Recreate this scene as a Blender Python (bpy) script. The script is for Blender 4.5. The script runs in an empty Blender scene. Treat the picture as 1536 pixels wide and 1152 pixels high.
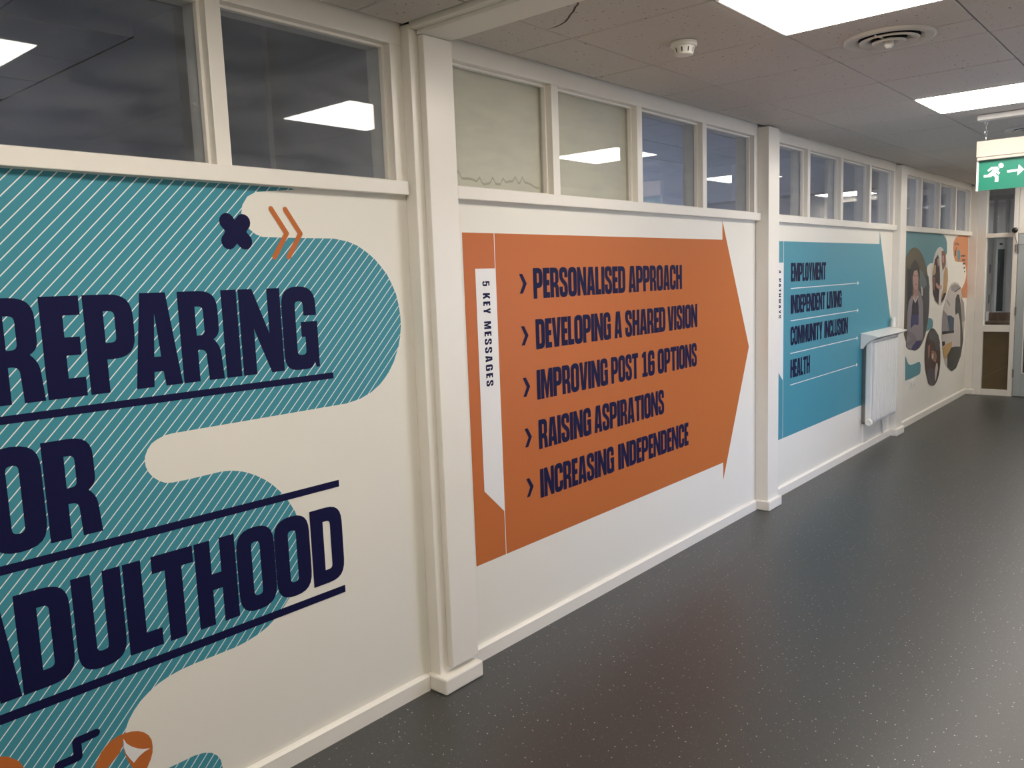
import bpy, bmesh, math, random
from mathutils import Vector, Matrix
from mathutils.geometry import tessellate_polygon

S = bpy.context.scene
COL = S.collection
random.seed(7)
# ------------------------------------------------------------------ camera
cam_d = bpy.data.cameras.new('camera')
cam = bpy.data.objects.new('camera', cam_d)
COL.objects.link(cam)
cam_d.sensor_width = 36.0
cam_d.lens = 1224.32 / 1536 * 36.0
cam_d.clip_start = 0.02
_R = Vector((0.75923002, 0.64980341, -0.03640464)).normalized()
_F = Vector((-0.64849115, 0.75059582, -0.12674832)).normalized()
_U = _R.cross(_F).normalized()
cam.matrix_world = Matrix(((_R.x, _U.x, -_F.x, 2.3008), (_R.y, _U.y, -_F.y, 0.0), (_R.z, _U.z, -_F.z, 1.6045), (0, 0, 0, 1)))
S.camera = cam
# ------------------------------------------------------------------ world, exposure
w = bpy.data.worlds.new('daylight'); S.world = w
w.use_nodes = True
w.node_tree.nodes['Background'].inputs[0].default_value = (0.66, 0.74, 1.0, 1)
w.node_tree.nodes['Background'].inputs[1].default_value = 5.2
S.view_settings.view_transform = 'Standard'
S.view_settings.look = 'None'
S.view_settings.exposure = 0.0
S.view_settings.gamma = 1.0
S.view_settings.use_curve_mapping = False
S.cycles.max_bounces = 8
S.cycles.diffuse_bounces = 5
S.cycles.glossy_bounces = 4
S.cycles.transparent_max_bounces = 12
S.cycles.use_denoising = True
S.cycles.sample_clamp_indirect = 8
LED = 24.0            # radiance of the ceiling LED panels
LEDC = (1.0, 0.915, 0.815)

# ------------------------------------------------------------------ materials
def lin(c): return tuple((x/255/12.92 if x <= 10 else ((x/255+0.055)/1.055)**2.4) for x in c)
MATS = {}
def mat(name, rgb, rough=0.5, spec=0.5, metal=0.0, bump=0.0, bscale=60.0, var=0.0, vscale=3.0, coat=0.0):
    m = bpy.data.materials.new(name); m.use_nodes = True
    nt = m.node_tree; b = nt.nodes['Principled BSDF']
    c = lin(rgb) if max(rgb) > 1 else rgb
    b.inputs['Base Color'].default_value = (*c, 1)
    b.inputs['Roughness'].default_value = rough
    b.inputs['Specular IOR Level'].default_value = spec
    b.inputs['Metallic'].default_value = metal
    b.inputs['Coat Weight'].default_value = coat
    tc = nt.nodes.new('ShaderNodeTexCoord')
    if var > 0:
        n = nt.nodes.new('ShaderNodeTexNoise'); n.inputs['Scale'].default_value = vscale
        n.inputs['Detail'].default_value = 5
        nt.links.new(tc.outputs['Object'], n.inputs['Vector'])
        mx = nt.nodes.new('ShaderNodeMix'); mx.data_type = 'RGBA'
        mx.inputs['A'].default_value = (*[x*(1-var) for x in c], 1)
        mx.inputs['B'].default_value = (*[min(1, x*(1+var)) for x in c], 1)
        nt.links.new(n.outputs['Fac'], mx.inputs['Factor'])
        nt.links.new(mx.outputs['Result'], b.inputs['Base Color'])
    if bump > 0:
        n = nt.nodes.new('ShaderNodeTexNoise'); n.inputs['Scale'].default_value = bscale
        n.inputs['Detail'].default_value = 4
        nt.links.new(tc.outputs['Object'], n.inputs['Vector'])
        bp = nt.nodes.new('ShaderNodeBump'); bp.inputs['Strength'].default_value = bump
        bp.inputs['Distance'].default_value = 0.004
        nt.links.new(n.outputs['Fac'], bp.inputs['Height'])
        nt.links.new(bp.outputs['Normal'], b.inputs['Normal'])
    MATS[name] = m
    return m
WALL = mat('wall_paint', (0.80, 0.775, 0.70), 0.42, 0.35, bump=0.12, bscale=14, var=0.015, vscale=1.6)
TRIM = mat('gloss_trim_paint', (0.82, 0.785, 0.715), 0.34, 0.5, bump=0.03, bscale=10, var=0.03, vscale=6)
NAVY = mat('navy_vinyl', (0.008, 0.008, 0.048), 0.5, 0.12)
ORANGE = mat('orange_vinyl', (0.51, 0.145, 0.034), 0.42, 0.22, bump=0.05, bscale=8)
TEAL = mat('teal_vinyl', (0.060, 0.285, 0.375), 0.36, 0.3, bump=0.05, bscale=8)
WHITEV = mat('white_vinyl', (0.80, 0.79, 0.78), 0.4, 0.35)
METAL = mat('white_enamel', (0.80, 0.79, 0.76), 0.3, 0.5)
CHROME = mat('chrome', (0.7, 0.7, 0.7), 0.2, 0.5, metal=1.0)
DARK = mat('dark_void', (0.015, 0.014, 0.013), 0.8, 0.2)
BLACK = mat('black_plastic', (0.012, 0.012, 0.013), 0.35, 0.4)
PLAST = mat('white_plastic', (0.82, 0.80, 0.74), 0.35, 0.4)
VENTM = mat('painted_diffuser_metal', (0.60, 0.56, 0.50), 0.4, 0.4)
GREEN = mat('exit_green', (0.020, 0.185, 0.125), 0.25, 0.5)
DOORM = mat('grey_door_paint', (0.40, 0.44, 0.45), 0.4, 0.4, var=0.03)
STEEL = mat('hinge_steel', (0.30, 0.29, 0.27), 0.35, 0.5, metal=0.8)
ROOMW = mat('room_wall_paint', (0.55, 0.55, 0.55), 0.6, 0.3, var=0.03)
ROOMC = mat('room_ceiling_tile', (0.55, 0.56, 0.58), 0.8, 0.2, var=0.05, vscale=9)
ROOMF = mat('room_floor', (0.10, 0.10, 0.11), 0.6, 0.3, var=0.1)
BLIND = mat('cream_board', (0.80, 0.73, 0.55), 0.7, 0.2, var=0.03, vscale=2)
BLINDD = mat('cream_board_drip', (0.52, 0.48, 0.32), 0.7, 0.2)
WELD = mat('weld_line', (0.10, 0.10, 0.098), 0.5, 0.3)
GROUND = mat('outdoor_paving', (0.3, 0.3, 0.29), 0.9, 0.2, var=0.1)

def stripes():
    m = mat('teal_striped_vinyl', (0.056, 0.27, 0.345), 0.42, 0.2)
    nt = m.node_tree; b = nt.nodes['Principled BSDF']
    tc = nt.nodes.new('ShaderNodeTexCoord'); sp = nt.nodes.new('ShaderNodeSeparateXYZ')
    nt.links.new(tc.outputs['Object'], sp.inputs[0])
    def mth(op, a, bb=None):
        n = nt.nodes.new('ShaderNodeMath'); n.operation = op
        for i, v in enumerate((a, bb)):
            if v is None: continue
            if isinstance(v, (int, float)): n.inputs[i].default_value = v
            else: nt.links.new(v, n.inputs[i])
        return n.outputs[0]
    d = mth('SUBTRACT', sp.outputs['Y'], sp.outputs['Z'])
    f = mth('FRACT', mth('DIVIDE', mth('ADD', d, 10.72 - 0.0352*0.055), 0.0352))
    s = mth('LESS_THAN', f, 0.11)
    mx = nt.nodes.new('ShaderNodeMix'); mx.data_type = 'RGBA'
    mx.inputs['A'].default_value = (0.056, 0.27, 0.345, 1); mx.inputs['B'].default_value = (0.80, 0.84, 0.82, 1)
    nt.links.new(s, mx.inputs['Factor']); nt.links.new(mx.outputs['Result'], b.inputs['Base Color'])
    return m
TEALS = stripes()

def floor_mat():
    m = mat('speckled_safety_vinyl', (0.055, 0.058, 0.056), 0.40, 0.95)
    nt = m.node_tree; b = nt.nodes['Principled BSDF']
    tc = nt.nodes.new('ShaderNodeTexCoord')
    base = nt.nodes.new('ShaderNodeTexNoise'); base.inputs['Scale'].default_value = 220; base.inputs['Detail'].default_value = 2
    nt.links.new(tc.outputs['Object'], base.inputs['Vector'])
    mx = nt.nodes.new('ShaderNodeMix'); mx.data_type = 'RGBA'
    mx.inputs['A'].default_value = (0.022, 0.024, 0.0235, 1); mx.inputs['B'].default_value = (0.040, 0.042, 0.041, 1)
    nt.links.new(base.outputs['Fac'], mx.inputs['Factor'])
    last = mx.outputs['Result']
    for sc, rad, prob, colr in ((34, 0.085, 0.45, (0.62, 0.60, 0.56, 1)), (75, 0.12, 0.35, (0.20, 0.20, 0.19, 1))):
        v = nt.nodes.new('ShaderNodeTexVoronoi'); v.inputs['Scale'].default_value = sc
        v.voronoi_dimensions = '2D'
        nt.links.new(tc.outputs['Object'], v.inputs['Vector'])
        sp = nt.nodes.new('ShaderNodeSeparateColor'); nt.links.new(v.outputs['Color'], sp.inputs[0])
        r = nt.nodes.new('ShaderNodeMath'); r.operation = 'MULTIPLY'; nt.links.new(sp.outputs[0], r.inputs[0]); r.inputs[1].default_value = rad
        a = nt.nodes.new('ShaderNodeMath'); a.operation = 'LESS_THAN'; nt.links.new(v.outputs['Distance'], a.inputs[0]); nt.links.new(r.outputs[0], a.inputs[1])
        p = nt.nodes.new('ShaderNodeMath'); p.operation = 'LESS_THAN'; nt.links.new(sp.outputs[1], p.inputs[0]); p.inputs[1].default_value = prob
        q = nt.nodes.new('ShaderNodeMath'); q.operation = 'MULTIPLY'; nt.links.new(a.outputs[0], q.inputs[0]); nt.links.new(p.outputs[0], q.inputs[1])
        m2 = nt.nodes.new('ShaderNodeMix'); m2.data_type = 'RGBA'
        nt.links.new(q.outputs[0], m2.inputs['Factor']); nt.links.new(last, m2.inputs['A']); m2.inputs['B'].default_value = colr
        last = m2.outputs['Result']
    nt.links.new(last, b.inputs['Base Color'])
    bp = nt.nodes.new('ShaderNodeBump'); bp.inputs['Strength'].default_value = 0.15; bp.inputs['Distance'].default_value = 0.002
    nt.links.new(base.outputs['Fac'], bp.inputs['Height']); nt.links.new(bp.outputs['Normal'], b.inputs['Normal'])
    return m
FLOOR = floor_mat()

def tile_mat():
    m = mat('fissured_mineral_tile', (0.8, 0.76, 0.70), 0.85, 0.15)
    nt = m.node_tree; b = nt.nodes['Principled BSDF']
    tc = nt.nodes.new('ShaderNodeTexCoord'); oi = nt.nodes.new('ShaderNodeObjectInfo')
    ad = nt.nodes.new('ShaderNodeVectorMath'); ad.operation = 'ADD'
    sc = nt.nodes.new('ShaderNodeVectorMath'); sc.operation = 'SCALE'; sc.inputs['Scale'].default_value = 31.0
    cb = nt.nodes.new('ShaderNodeCombineXYZ')
    nt.links.new(oi.outputs['Random'], cb.inputs[0]); nt.links.new(oi.outputs['Random'], cb.inputs[1])
    nt.links.new(cb.outputs[0], sc.inputs[0]); nt.links.new(sc.outputs[0], ad.inputs[1]); nt.links.new(tc.outputs['Object'], ad.inputs[0])
    v = nt.nodes.new('ShaderNodeTexVoronoi'); v.inputs['Scale'].default_value = 42; nt.links.new(ad.outputs[0], v.inputs['Vector'])
    n = nt.nodes.new('ShaderNodeTexNoise'); n.inputs['Scale'].default_value = 55; n.inputs['Detail'].default_value = 3
    nt.links.new(ad.outputs[0], n.inputs['Vector'])
    sp = nt.nodes.new('ShaderNodeSeparateColor'); nt.links.new(v.outputs['Color'], sp.inputs[0])
    r = nt.nodes.new('ShaderNodeMath'); r.operation = 'MULTIPLY'; nt.links.new(sp.outputs[0], r.inputs[0]); r.inputs[1].default_value = 0.2
    a = nt.nodes.new('ShaderNodeMath'); a.operation = 'LESS_THAN'; nt.links.new(v.outputs['Distance'], a.inputs[0]); nt.links.new(r.outputs[0], a.inputs[1])
    mx = nt.nodes.new('ShaderNodeMix'); mx.data_type = 'RGBA'
    mx.inputs['A'].default_value = (0.57, 0.53, 0.49, 1); mx.inputs['B'].default_value = (0.65, 0.61, 0.565, 1)
    nt.links.new(n.outputs['Fac'], mx.inputs['Factor'])
    m2 = nt.nodes.new('ShaderNodeMix'); m2.data_type = 'RGBA'
    nt.links.new(a.outputs[0], m2.inputs['Factor']); nt.links.new(mx.outputs['Result'], m2.inputs['A']); m2.inputs['B'].default_value = (0.30, 0.25, 0.21, 1)
    nt.links.new(m2.outputs['Result'], b.inputs['Base Color'])
    bp = nt.nodes.new('ShaderNodeBump'); bp.inputs['Strength'].default_value = 0.4; bp.inputs['Distance'].default_value = 0.003
    nt.links.new(n.outputs['Fac'], bp.inputs['Height']); nt.links.new(bp.outputs['Normal'], b.inputs['Normal'])
    return m
TILE = tile_mat()

def glass_mat(name, tint=(0.93, 0.95, 0.97), haze=0.0):
    m = bpy.data.materials.new(name); m.use_nodes = True
    nt = m.node_tree; nt.nodes.clear()
    out = nt.nodes.new('ShaderNodeOutputMaterial')
    tr = nt.nodes.new('ShaderNodeBsdfTransparent'); tr.inputs[0].default_value = (*tint, 1)
    gl = nt.nodes.new('ShaderNodeBsdfGlossy'); gl.inputs['Roughness'].default_value = 0.015
    ge = nt.nodes.new('ShaderNodeNewGeometry'); dt = nt.nodes.new('ShaderNodeVectorMath'); dt.operation = 'DOT_PRODUCT'
    nt.links.new(ge.outputs['Normal'], dt.inputs[0]); nt.links.new(ge.outputs['Incoming'], dt.inputs[1])
    def mm(op, a, b=None):
        n = nt.nodes.new('ShaderNodeMath'); n.operation = op
        for i, v in enumerate((a, b)):
            if v is None: continue
            if isinstance(v, (int, float)): n.inputs[i].default_value = v
            else: nt.links.new(v, n.inputs[i])
        return n.outputs[0]
    fr = mm('ADD', mm('MULTIPLY', mm('POWER', mm('SUBTRACT', 1.0, mm('ABSOLUTE', dt.outputs['Value'])), 5.0), 0.955), 0.045)
    mx = nt.nodes.new('ShaderNodeMixShader')
    nt.links.new(fr, mx.inputs[0]); nt.links.new(tr.outputs[0], mx.inputs[1]); nt.links.new(gl.outputs[0], mx.inputs[2])
    last = mx.outputs[0]
    if haze:
        df = nt.nodes.new('ShaderNodeBsdfDiffuse'); df.inputs[0].default_value = (0.75, 0.76, 0.78, 1)
        tc = nt.nodes.new('ShaderNodeTexCoord'); n = nt.nodes.new('ShaderNodeTexNoise'); n.inputs['Scale'].default_value = 9
        n.inputs['Detail'].default_value = 6
        mp = nt.nodes.new('ShaderNodeMapping'); mp.inputs['Scale'].default_value = (1, 0.5, 2.2)
        nt.links.new(tc.outputs['Object'], mp.inputs[0]); nt.links.new(mp.outputs[0], n.inputs['Vector'])
        mr = nt.nodes.new('ShaderNodeMapRange'); mr.inputs[1].default_value = 0.4; mr.inputs[2].default_value = 0.8
        mr.inputs[3].default_value = haze*0.5; mr.inputs[4].default_value = haze*2.5
        nt.links.new(n.outputs['Fac'], mr.inputs[0])
        m3 = nt.nodes.new('ShaderNodeMixShader'); nt.links.new(mr.outputs[0], m3.inputs[0])
        nt.links.new(last, m3.inputs[1]); nt.links.new(df.outputs[0], m3.inputs[2]); last = m3.outputs[0]
    nt.links.new(last, out.inputs[0])
    return m
GLASS = glass_mat('window_glass', haze=0.028)
GLASS2 = glass_mat('clear_glass')

def emis(name, rgb, st):
    m = bpy.data.materials.new(name); m.use_nodes = True
    nt = m.node_tree; nt.nodes.clear()
    out = nt.nodes.new('ShaderNodeOutputMaterial'); e = nt.nodes.new('ShaderNodeEmission')
    e.inputs[0].default_value = (*rgb, 1); e.inputs[1].default_value = st
    nt.links.new(e.outputs[0], out.inputs[0]); return m
LEDM = emis('led_panel', LEDC, LED)
LOBBYFILL = emis('room_strip_light', (1.0, 0.95, 0.9), 26.0)  # glow of the two fill panels added in the lobby

# ------------------------------------------------------------------ mesh helpers
def link(o, parent=None, kind=None):
    COL.objects.link(o)
    if parent is not None: o.parent = parent
    if kind: o['kind'] = kind
    return o
def mobj(name, verts, faces, m, parent=None, kind=None, mats=None, midx=None, smooth=False):
    me = bpy.data.meshes.new(name); me.from_pydata([tuple(v) for v in verts], [], faces)
    for k in (mats or [m]): me.materials.append(k)
    if midx: me.polygons.foreach_set('material_index', midx)
    if smooth: me.polygons.foreach_set('use_smooth', [True]*len(me.polygons))
    me.update()
    return link(bpy.data.objects.new(name, me), parent, kind)
BF = [(0,3,2,1),(4,5,6,7),(0,1,5,4),(1,2,6,5),(2,3,7,6),(3,0,4,7)]
class MB:
    def __init__(s): s.v=[]; s.f=[]; s.mi=[]
    def add(s, v, f, mi=0):
        n=len(s.v); s.v += [tuple(p) for p in v]; s.f += [tuple(i+n for i in q) for q in f]; s.mi += [mi]*len(f)
        return s
    def box(s, x0,x1,y0,y1,z0,z1, mi=0):
        return s.add([(x0,y0,z0),(x1,y0,z0),(x1,y1,z0),(x0,y1,z0),(x0,y0,z1),(x1,y0,z1),(x1,y1,z1),(x0,y1,z1)], BF, mi)
    def lathe(s, prof, c=(0,0,0), n=32, axis='z', mi=0):
        v=[]; f=[]
        for r,h in prof:
            for i in range(n):
                a=2*math.pi*i/n; p=(r*math.cos(a), r*math.sin(a), h)
                if axis=='y': p=(p[0], p[2], p[1])
                if axis=='x': p=(p[2], p[0], p[1])
                v.append((c[0]+p[0], c[1]+p[1], c[2]+p[2]))
        for k in range(len(prof)-1):
            for i in range(n):
                j=(i+1)%n; f.append((k*n+i,k*n+j,(k+1)*n+j,(k+1)*n+i))
        return s.add(v,f,mi)
    def prism(s, poly, h0, h1, axis='y', mi=0):
        n=len(poly)
        def P(a,b,h): return {'y':(a,h,b),'x':(h,a,b),'z':(a,b,h)}[axis]
        v=[P(a,b,h0) for a,b in poly]+[P(a,b,h1) for a,b in poly]
        f=[(i,(i+1)%n,(i+1)%n+n,i+n) for i in range(n)]
        t=tessellate_polygon([[Vector((a,b,0)) for a,b in poly]])
        f+=[tuple(q) for q in t]+[tuple(i+n for i in q) for q in t]
        return s.add(v,f,mi)
    def tube(s, pts, r, n=8, mi=0):
        v=[]; f=[]
        pts=[Vector(p) for p in pts]
        for i,p in enumerate(pts):
            d=(pts[min(i+1,len(pts)-1)]-pts[max(i-1,0)]).normalized()
            a=d.cross(Vector((0,0,1)));
            if a.length<1e-3: a=Vector((1,0,0))
            a.normalize(); b=d.cross(a)
            for k in range(n):
                t=2*math.pi*k/n; v.append(p+a*math.cos(t)*r+b*math.sin(t)*r)
        for i in range(len(pts)-1):
            for k in range(n):
                j=(k+1)%n; f.append((i*n+k,i*n+j,(i+1)*n+j,(i+1)*n+k))
        f.append(tuple(range(n))); f.append(tuple(range((len(pts)-1)*n, len(pts)*n)))
        return s.add(v,f,mi)
    def obj(s, name, m, parent=None, kind=None, bevel=0.0, smooth=False, mats=None):
        o=mobj(name, s.v, s.f, m, parent, kind, mats=mats, midx=s.mi if mats else None, smooth=smooth)
        bm=bmesh.new(); bm.from_mesh(o.data); bmesh.ops.recalc_face_normals(bm, faces=bm.faces); bm.to_mesh(o.data); bm.free()
        if bevel:
            b=o.modifiers.new('bevel','BEVEL'); b.width=bevel; b.segments=2; b.limit_method='ANGLE'; b.angle_limit=0.6
        return o
def empty(name, loc=(0,0,0), label=None, cat=None, group=None, kind=None):
    o=bpy.data.objects.new(name, None); o.location=loc; o.empty_display_size=0.1; COL.objects.link(o)
    if label: o['label']=label
    if cat: o['category']=cat
    if group: o['group']=group
    if kind: o['kind']=kind
    bpy.context.view_layer.update() if False else None
    return o
def tag(o, label, cat=None, group=None):
    o['label']=label
    if cat: o['category']=cat
    if group: o['group']=group
    return o
def flat(name, polys, x, m, parent, mats=None, idx=None, step=False):
    """flat vinyl pieces on the wall: polygons in (y, z), each a list of loops (first outer, rest holes)"""
    v=[]; f=[]; mi=[]
    for k,(loops) in enumerate(polys):
        if isinstance(loops[0][0], (int,float)): loops=[loops]
        xx = x + 0.00025*k if (mats or step) else x
        allp=[p for L in loops for p in L]
        t=tessellate_polygon([[Vector((p[0],p[1],0)) for p in L] for L in loops])
        n=len(v); v += [(xx, p[0], p[1]) for p in allp]
        for a,b,c in t:
            A,B,Cc=allp[a],allp[b],allp[c]
            cr=(B[0]-A[0])*(Cc[1]-A[1])-(B[1]-A[1])*(Cc[0]-A[0])
            f.append((a+n,b+n,c+n) if cr>0 else (a+n,c+n,b+n)); mi.append(idx[k] if idx else 0)
    return mobj(name, v, f, m, parent, mats=mats, midx=mi if mats else None)
def rpoly(pts, n=6):
    """polygon with rounded corners; pts (x, y[, r])"""
    out=[]; N=len(pts)
    for i,p in enumerate(pts):
        r=p[2] if len(p)>2 else 0
        P=Vector(p[:2])
        if r<=0: out.append((P.x,P.y)); continue
        A=Vector(pts[i-1][:2]); B=Vector(pts[(i+1)%N][:2])
        da=(A-P); db=(B-P)
        ra=min(r, da.length*0.5 if len(pts[i-1])>2 else da.length*0.98); rb=min(r, db.length*0.5 if len(pts[(i+1)%N])>2 else db.length*0.98)
        rr=min(ra,rb)
        a=P+da.normalized()*rr; b=P+db.normalized()*rr
        for k in range(n+1):
            t=k/n; q=a*(1-t)**2+P*2*t*(1-t)+b*t*t
            # push the quadratic towards a circular arc
            q=q+(P-q)*0.06*math.sin(math.pi*t)
            out.append((q.x,q.y))
    return out
# ------------------------------------------------------------------ condensed heavy lettering
s_=0.19
def G():
    g={}
    g['P']=(.49,[[(0,0),(0,1),(.49,1,.25),(.49,.34,.24),(s_,.34),(s_,0)],[(s_,.83),(.30,.83,.06),(.30,.51,.06),(s_,.51)]])
    g['R']=(.48,[[(0,0),(0,1),(.46,1,.22),(.46,.50,.12),(.385,.455),(.46,.38,.10),(.485,0),(.30,0),(.285,.35,.07),(s_,.35),(s_,0)],[(s_,.83),(.285,.83,.06),(.285,.51,.06),(s_,.51)]])
    g['E']=(.36,[[(0,0),(0,1),(.36,1),(.36,.81),(.2,.81),(.2,.595),(.34,.595),(.34,.415),(.2,.415),(.2,.19),(.36,.19),(.36,0)]])
    g['F']=(.35,[[(0,0),(0,1),(.35,1),(.35,.81),(.2,.81),(.2,.58),(.33,.58),(.33,.40),(.2,.40),(.2,0)]])
    g['A']=(.507,[[(0,0),(.115,1),(.392,1),(.507,0),(.32,0),(.302,.16),(.203,.16),(.188,0)],[(.216,.32),(.290,.32),(.254,.78)]])
    g['I']=(.19,[[(0,0),(0,1),(.19,1),(.19,0)]])
    g['N']=(.55,[[(0,0),(0,1),(.18,1),(.375,.47),(.375,1),(.55,1),(.55,0),(.375,0),(.175,.53),(.175,0)]])
    g['M']=(.66,[[(0,0),(0,1),(.22,1),(.33,.45),(.44,1),(.66,1),(.66,0),(.49,0),(.49,.62),(.385,0),(.275,0),(.17,.62),(.17,0)]])
    O=[(0,-.012,.25),(0,1.012,.25),(.505,1.012,.25),(.505,-.012,.25)]
    g['O']=(.505,[O,[(.195,.17,.06),(.31,.17,.06),(.31,.83,.06),(.195,.83,.06)]])
    g['C']=(.48,[[(.48,.64),(.48,1.012,.24),(0,1.012,.24),(0,-.012,.24),(.48,-.012,.24),(.48,.37),(.295,.37),(.295,.17,.05),(.19,.17,.05),(.19,.83,.05),(.295,.83,.05),(.295,.64)]])
    g['G']=(.50,[[(.49,.65),(.49,1.012,.245),(0,1.012,.245),(0,-.012,.245),(.40,-.012,.12),(.43,.07),(.45,0),(.50,0),(.50,.575),(.26,.575),(.26,.39),(.315,.39),(.315,.17,.055),(.19,.17,.055),(.19,.83,.055),(.305,.83,.055),(.305,.65)]])
    g['S']=(.47,[[(.465,.66),(.465,1.012,.23),(0,1.012,.23),(0,.60,.14),(.285,.37,.05),(.285,.16,.045),(.185,.16,.045),(.185,.35),(0,.35),(0,-.012,.23),(.47,-.012,.23),(.47,.43,.14),(.185,.66,.05),(.185,.84,.045),(.285,.84,.045),(.285,.66)]])
    g['U']=(.49,[[(0,1),(0,-.012,.24),(.49,-.012,.24),(.49,1),(.305,1),(.305,.17,.055),(.188,.17,.055),(.188,1)]])
    g['D']=(.49,[[(0,0),(0,1),(.49,1,.25),(.49,0,.25)],[(.19,.82),(.30,.82,.06),(.30,.18,.06),(.19,.18)]])
    g['L']=(.36,[[(0,0),(0,1),(.19,1),(.19,.19),(.36,.19),(.36,0)]])
    g['T']=(.47,[[(.14,0),(.14,.81),(0,.81),(0,1),(.47,1),(.47,.81),(.33,.81),(.33,0)]])
    g['H']=(.50,[[(0,0),(0,1),(.19,1),(.19,.60),(.31,.60),(.31,1),(.50,1),(.50,0),(.31,0),(.31,.41),(.19,.41),(.19,0)]])
    g['V']=(.50,[[(.12,0),(0,1),(.185,1),(.252,.30),(.318,1),(.50,1),(.385,0)]])
    g['Y']=(.50,[[(.155,0),(.155,.36),(0,1),(.19,1),(.25,.62),(.31,1),(.50,1),(.345,.36),(.345,0)]])
    g['1']=(.40,[[(.02,0),(.02,.16),(.12,.16),(.12,.78),(.0,.78),(.0,.90),(.14,1),(.30,1),(.30,.16),(.40,.16),(.40,0)]])
    g['6']=(.48,[[(.47,.66),(.47,1.012,.23),(0,1.012,.23),(0,-.012,.23),(.48,-.012,.23),(.48,.57,.13),(.30,.60,.06),(.185,.55),(.185,.83,.05),(.29,.83,.05),(.29,.66)],[(.185,.42),(.295,.42,.05),(.295,.17,.05),(.185,.17,.05)]])
    g['K']=(.52,[[(0,0),(0,1),(.19,1),(.19,.62),(.32,1),(.51,1),(.355,.56),(.52,0),(.325,0),(.235,.34),(.19,.24),(.19,0)]])
    g['W']=(.72,[[(.11,0),(0,1),(.175,1),(.225,.38),(.29,1),(.43,1),(.495,.38),(.545,1),(.72,1),(.61,0),(.43,0),(.36,.55),(.29,0)]])
    g['5']=(.48,[[(0,.40),(0,1),(.45,1),(.45,.82),(.18,.82),(.18,.66),(.48,.68,.16),(.48,-.012,.24),(0,-.012,.2),(0,.30),(.18,.30),(.18,.16,.05),(.295,.16,.05),(.295,.50,.05),(.18,.50,.05),(.18,.40)]])
    g['4']=(.52,[[(.27,0),(.27,.17),(0,.17),(0,.34),(.20,1),(.44,1),(.44,.34),(.52,.34),(.52,.17),(.44,.17),(.44,0)],[(.16,.34),(.27,.34),(.27,.76)]])
    g[' ']=(.15,[])
    return g
GL=G()
def glyph(ch, y0, y1, z0, z1):
    w,loops=GL[ch]
    if not loops: return None
    return [[(y0+(y1-y0)*px/w, z0+(z1-z0)*pz) for px,pz in rpoly(L)] for L in loops]
def lettering(text, y0, y1, z0, z1, x, parent, m=NAVY, gap=0.03, spans=None, name='lettering'):
    polys=[]
    if spans:
        for ch,(a,b) in zip(text, spans):
            q=glyph(ch,a,b,z0,z1)
            if q: polys.append(q)
    else:
        tot=sum(GL[c][0] for c in text)+gap*(len(text)-1); k=(y1-y0)/tot; y=y0
        for ch in text:
            wd=GL[ch][0]*k; q=glyph(ch,y,y+wd,z0,z1)
            if q: polys.append(q)
            y+=wd+gap*k
    return flat(name, polys, x, m, parent)
# ================================================================== SETTING
H = 2.525; XR = 2.75; Y0 = -3.0; YE = 11.25
fl = MB().box(-5.2, XR+0.2, Y0-0.2, 15.2, -0.12, 0).obj('floor', FLOOR, kind='structure')
tag(fl, 'dark grey speckled vinyl floor of the corridor')
sm = MB().add([(0.352,3.78,0.0004),(0.356,3.78,0.0004),(0.309,4.60,0.0004),(0.305,4.60,0.0004)], [(0,1,2,3)]).obj('weld_line', WELD, fl)

ce = MB().box(0.0, XR, Y0, YE, H+0.016, H+0.10).obj('ceiling', DARK, kind='structure')
tag(ce, 'suspended ceiling of square fissured mineral tiles')
def tile_mesh(dx, dy, m, nm='ceiling_tile', t=0.012):
    b = MB(); c = 0.003
    g_ = 0.006 if m.name.startswith('room') else 0.0035; x, y = dx/2-g_, dy/2-g_
    v = [(-x,-y,t),(x,-y,t),(x,y,t),(-x,y,t),(-x,-y,c),(x,-y,c),(x,y,c),(-x,y,c),(-x+c,-y+c,0),(x-c,-y+c,0),(x-c,y-c,0),(-x+c,y-c,0)]
    f = [(0,1,2,3)]+[(i,4+i,4+(i+1)%4,(i+1)%4) for i in range(4)]+[(4+i,8+i,8+(i+1)%4,4+(i+1)%4) for i in range(4)]+[(8,11,10,9)]
    me = bpy.data.meshes.new(nm); me.from_pydata(v, [], f); me.materials.append(m)
    bm = bmesh.new(); bm.from_mesh(me); bmesh.ops.recalc_face_normals(bm, faces=bm.faces); bm.to_mesh(me); bm.free()
    return me
TM = {}
def tile(x0, x1, y0, y1, z, m, parent):
    k = (round(x1-x0,3), round(y1-y0,3), m.name)
    if k not in TM: TM[k] = tile_mesh(x1-x0, y1-y0, m)
    o = bpy.data.objects.new('ceiling_tile', TM[k]); o.location = ((x0+x1)/2, (y0+y1)/2, z+random.uniform(-0.0008, 0.0012))
    link(o, parent)
    return o
XS = [0.035, 0.346, 0.946, 1.546, 2.146, 2.746]
YR = [2.295, 2.694] + [2.694+0.6*k for k in range(1, 15)] + [YE-0.01]
YL = [Y0, -2.32, -1.72, -1.12, -0.52, 0.08, 0.68, 1.28, 1.88, 2.095]
LIGHTS_Y = [-1.72, 0.68, 2.694, 5.094, 7.494, 10.494]
def rows(a): return list(zip(a[:-1], a[1:]))
for (y0, y1) in rows(YL)+rows(YR):
    for i, (x0, x1) in enumerate(rows(XS)):
        if i == 2 and any(abs(y0-l) < 0.02 for l in LIGHTS_Y): continue
        if i == 2 and abs(y0-3.294) < 0.01:
            tile(x0, x1, y0, 3.647, H, TILE, ce); tile(x0, x1, 3.647, y1, H, TILE, ce); continue
        tile(x0, x1, y0, y1, H, TILE, ce)
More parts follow.
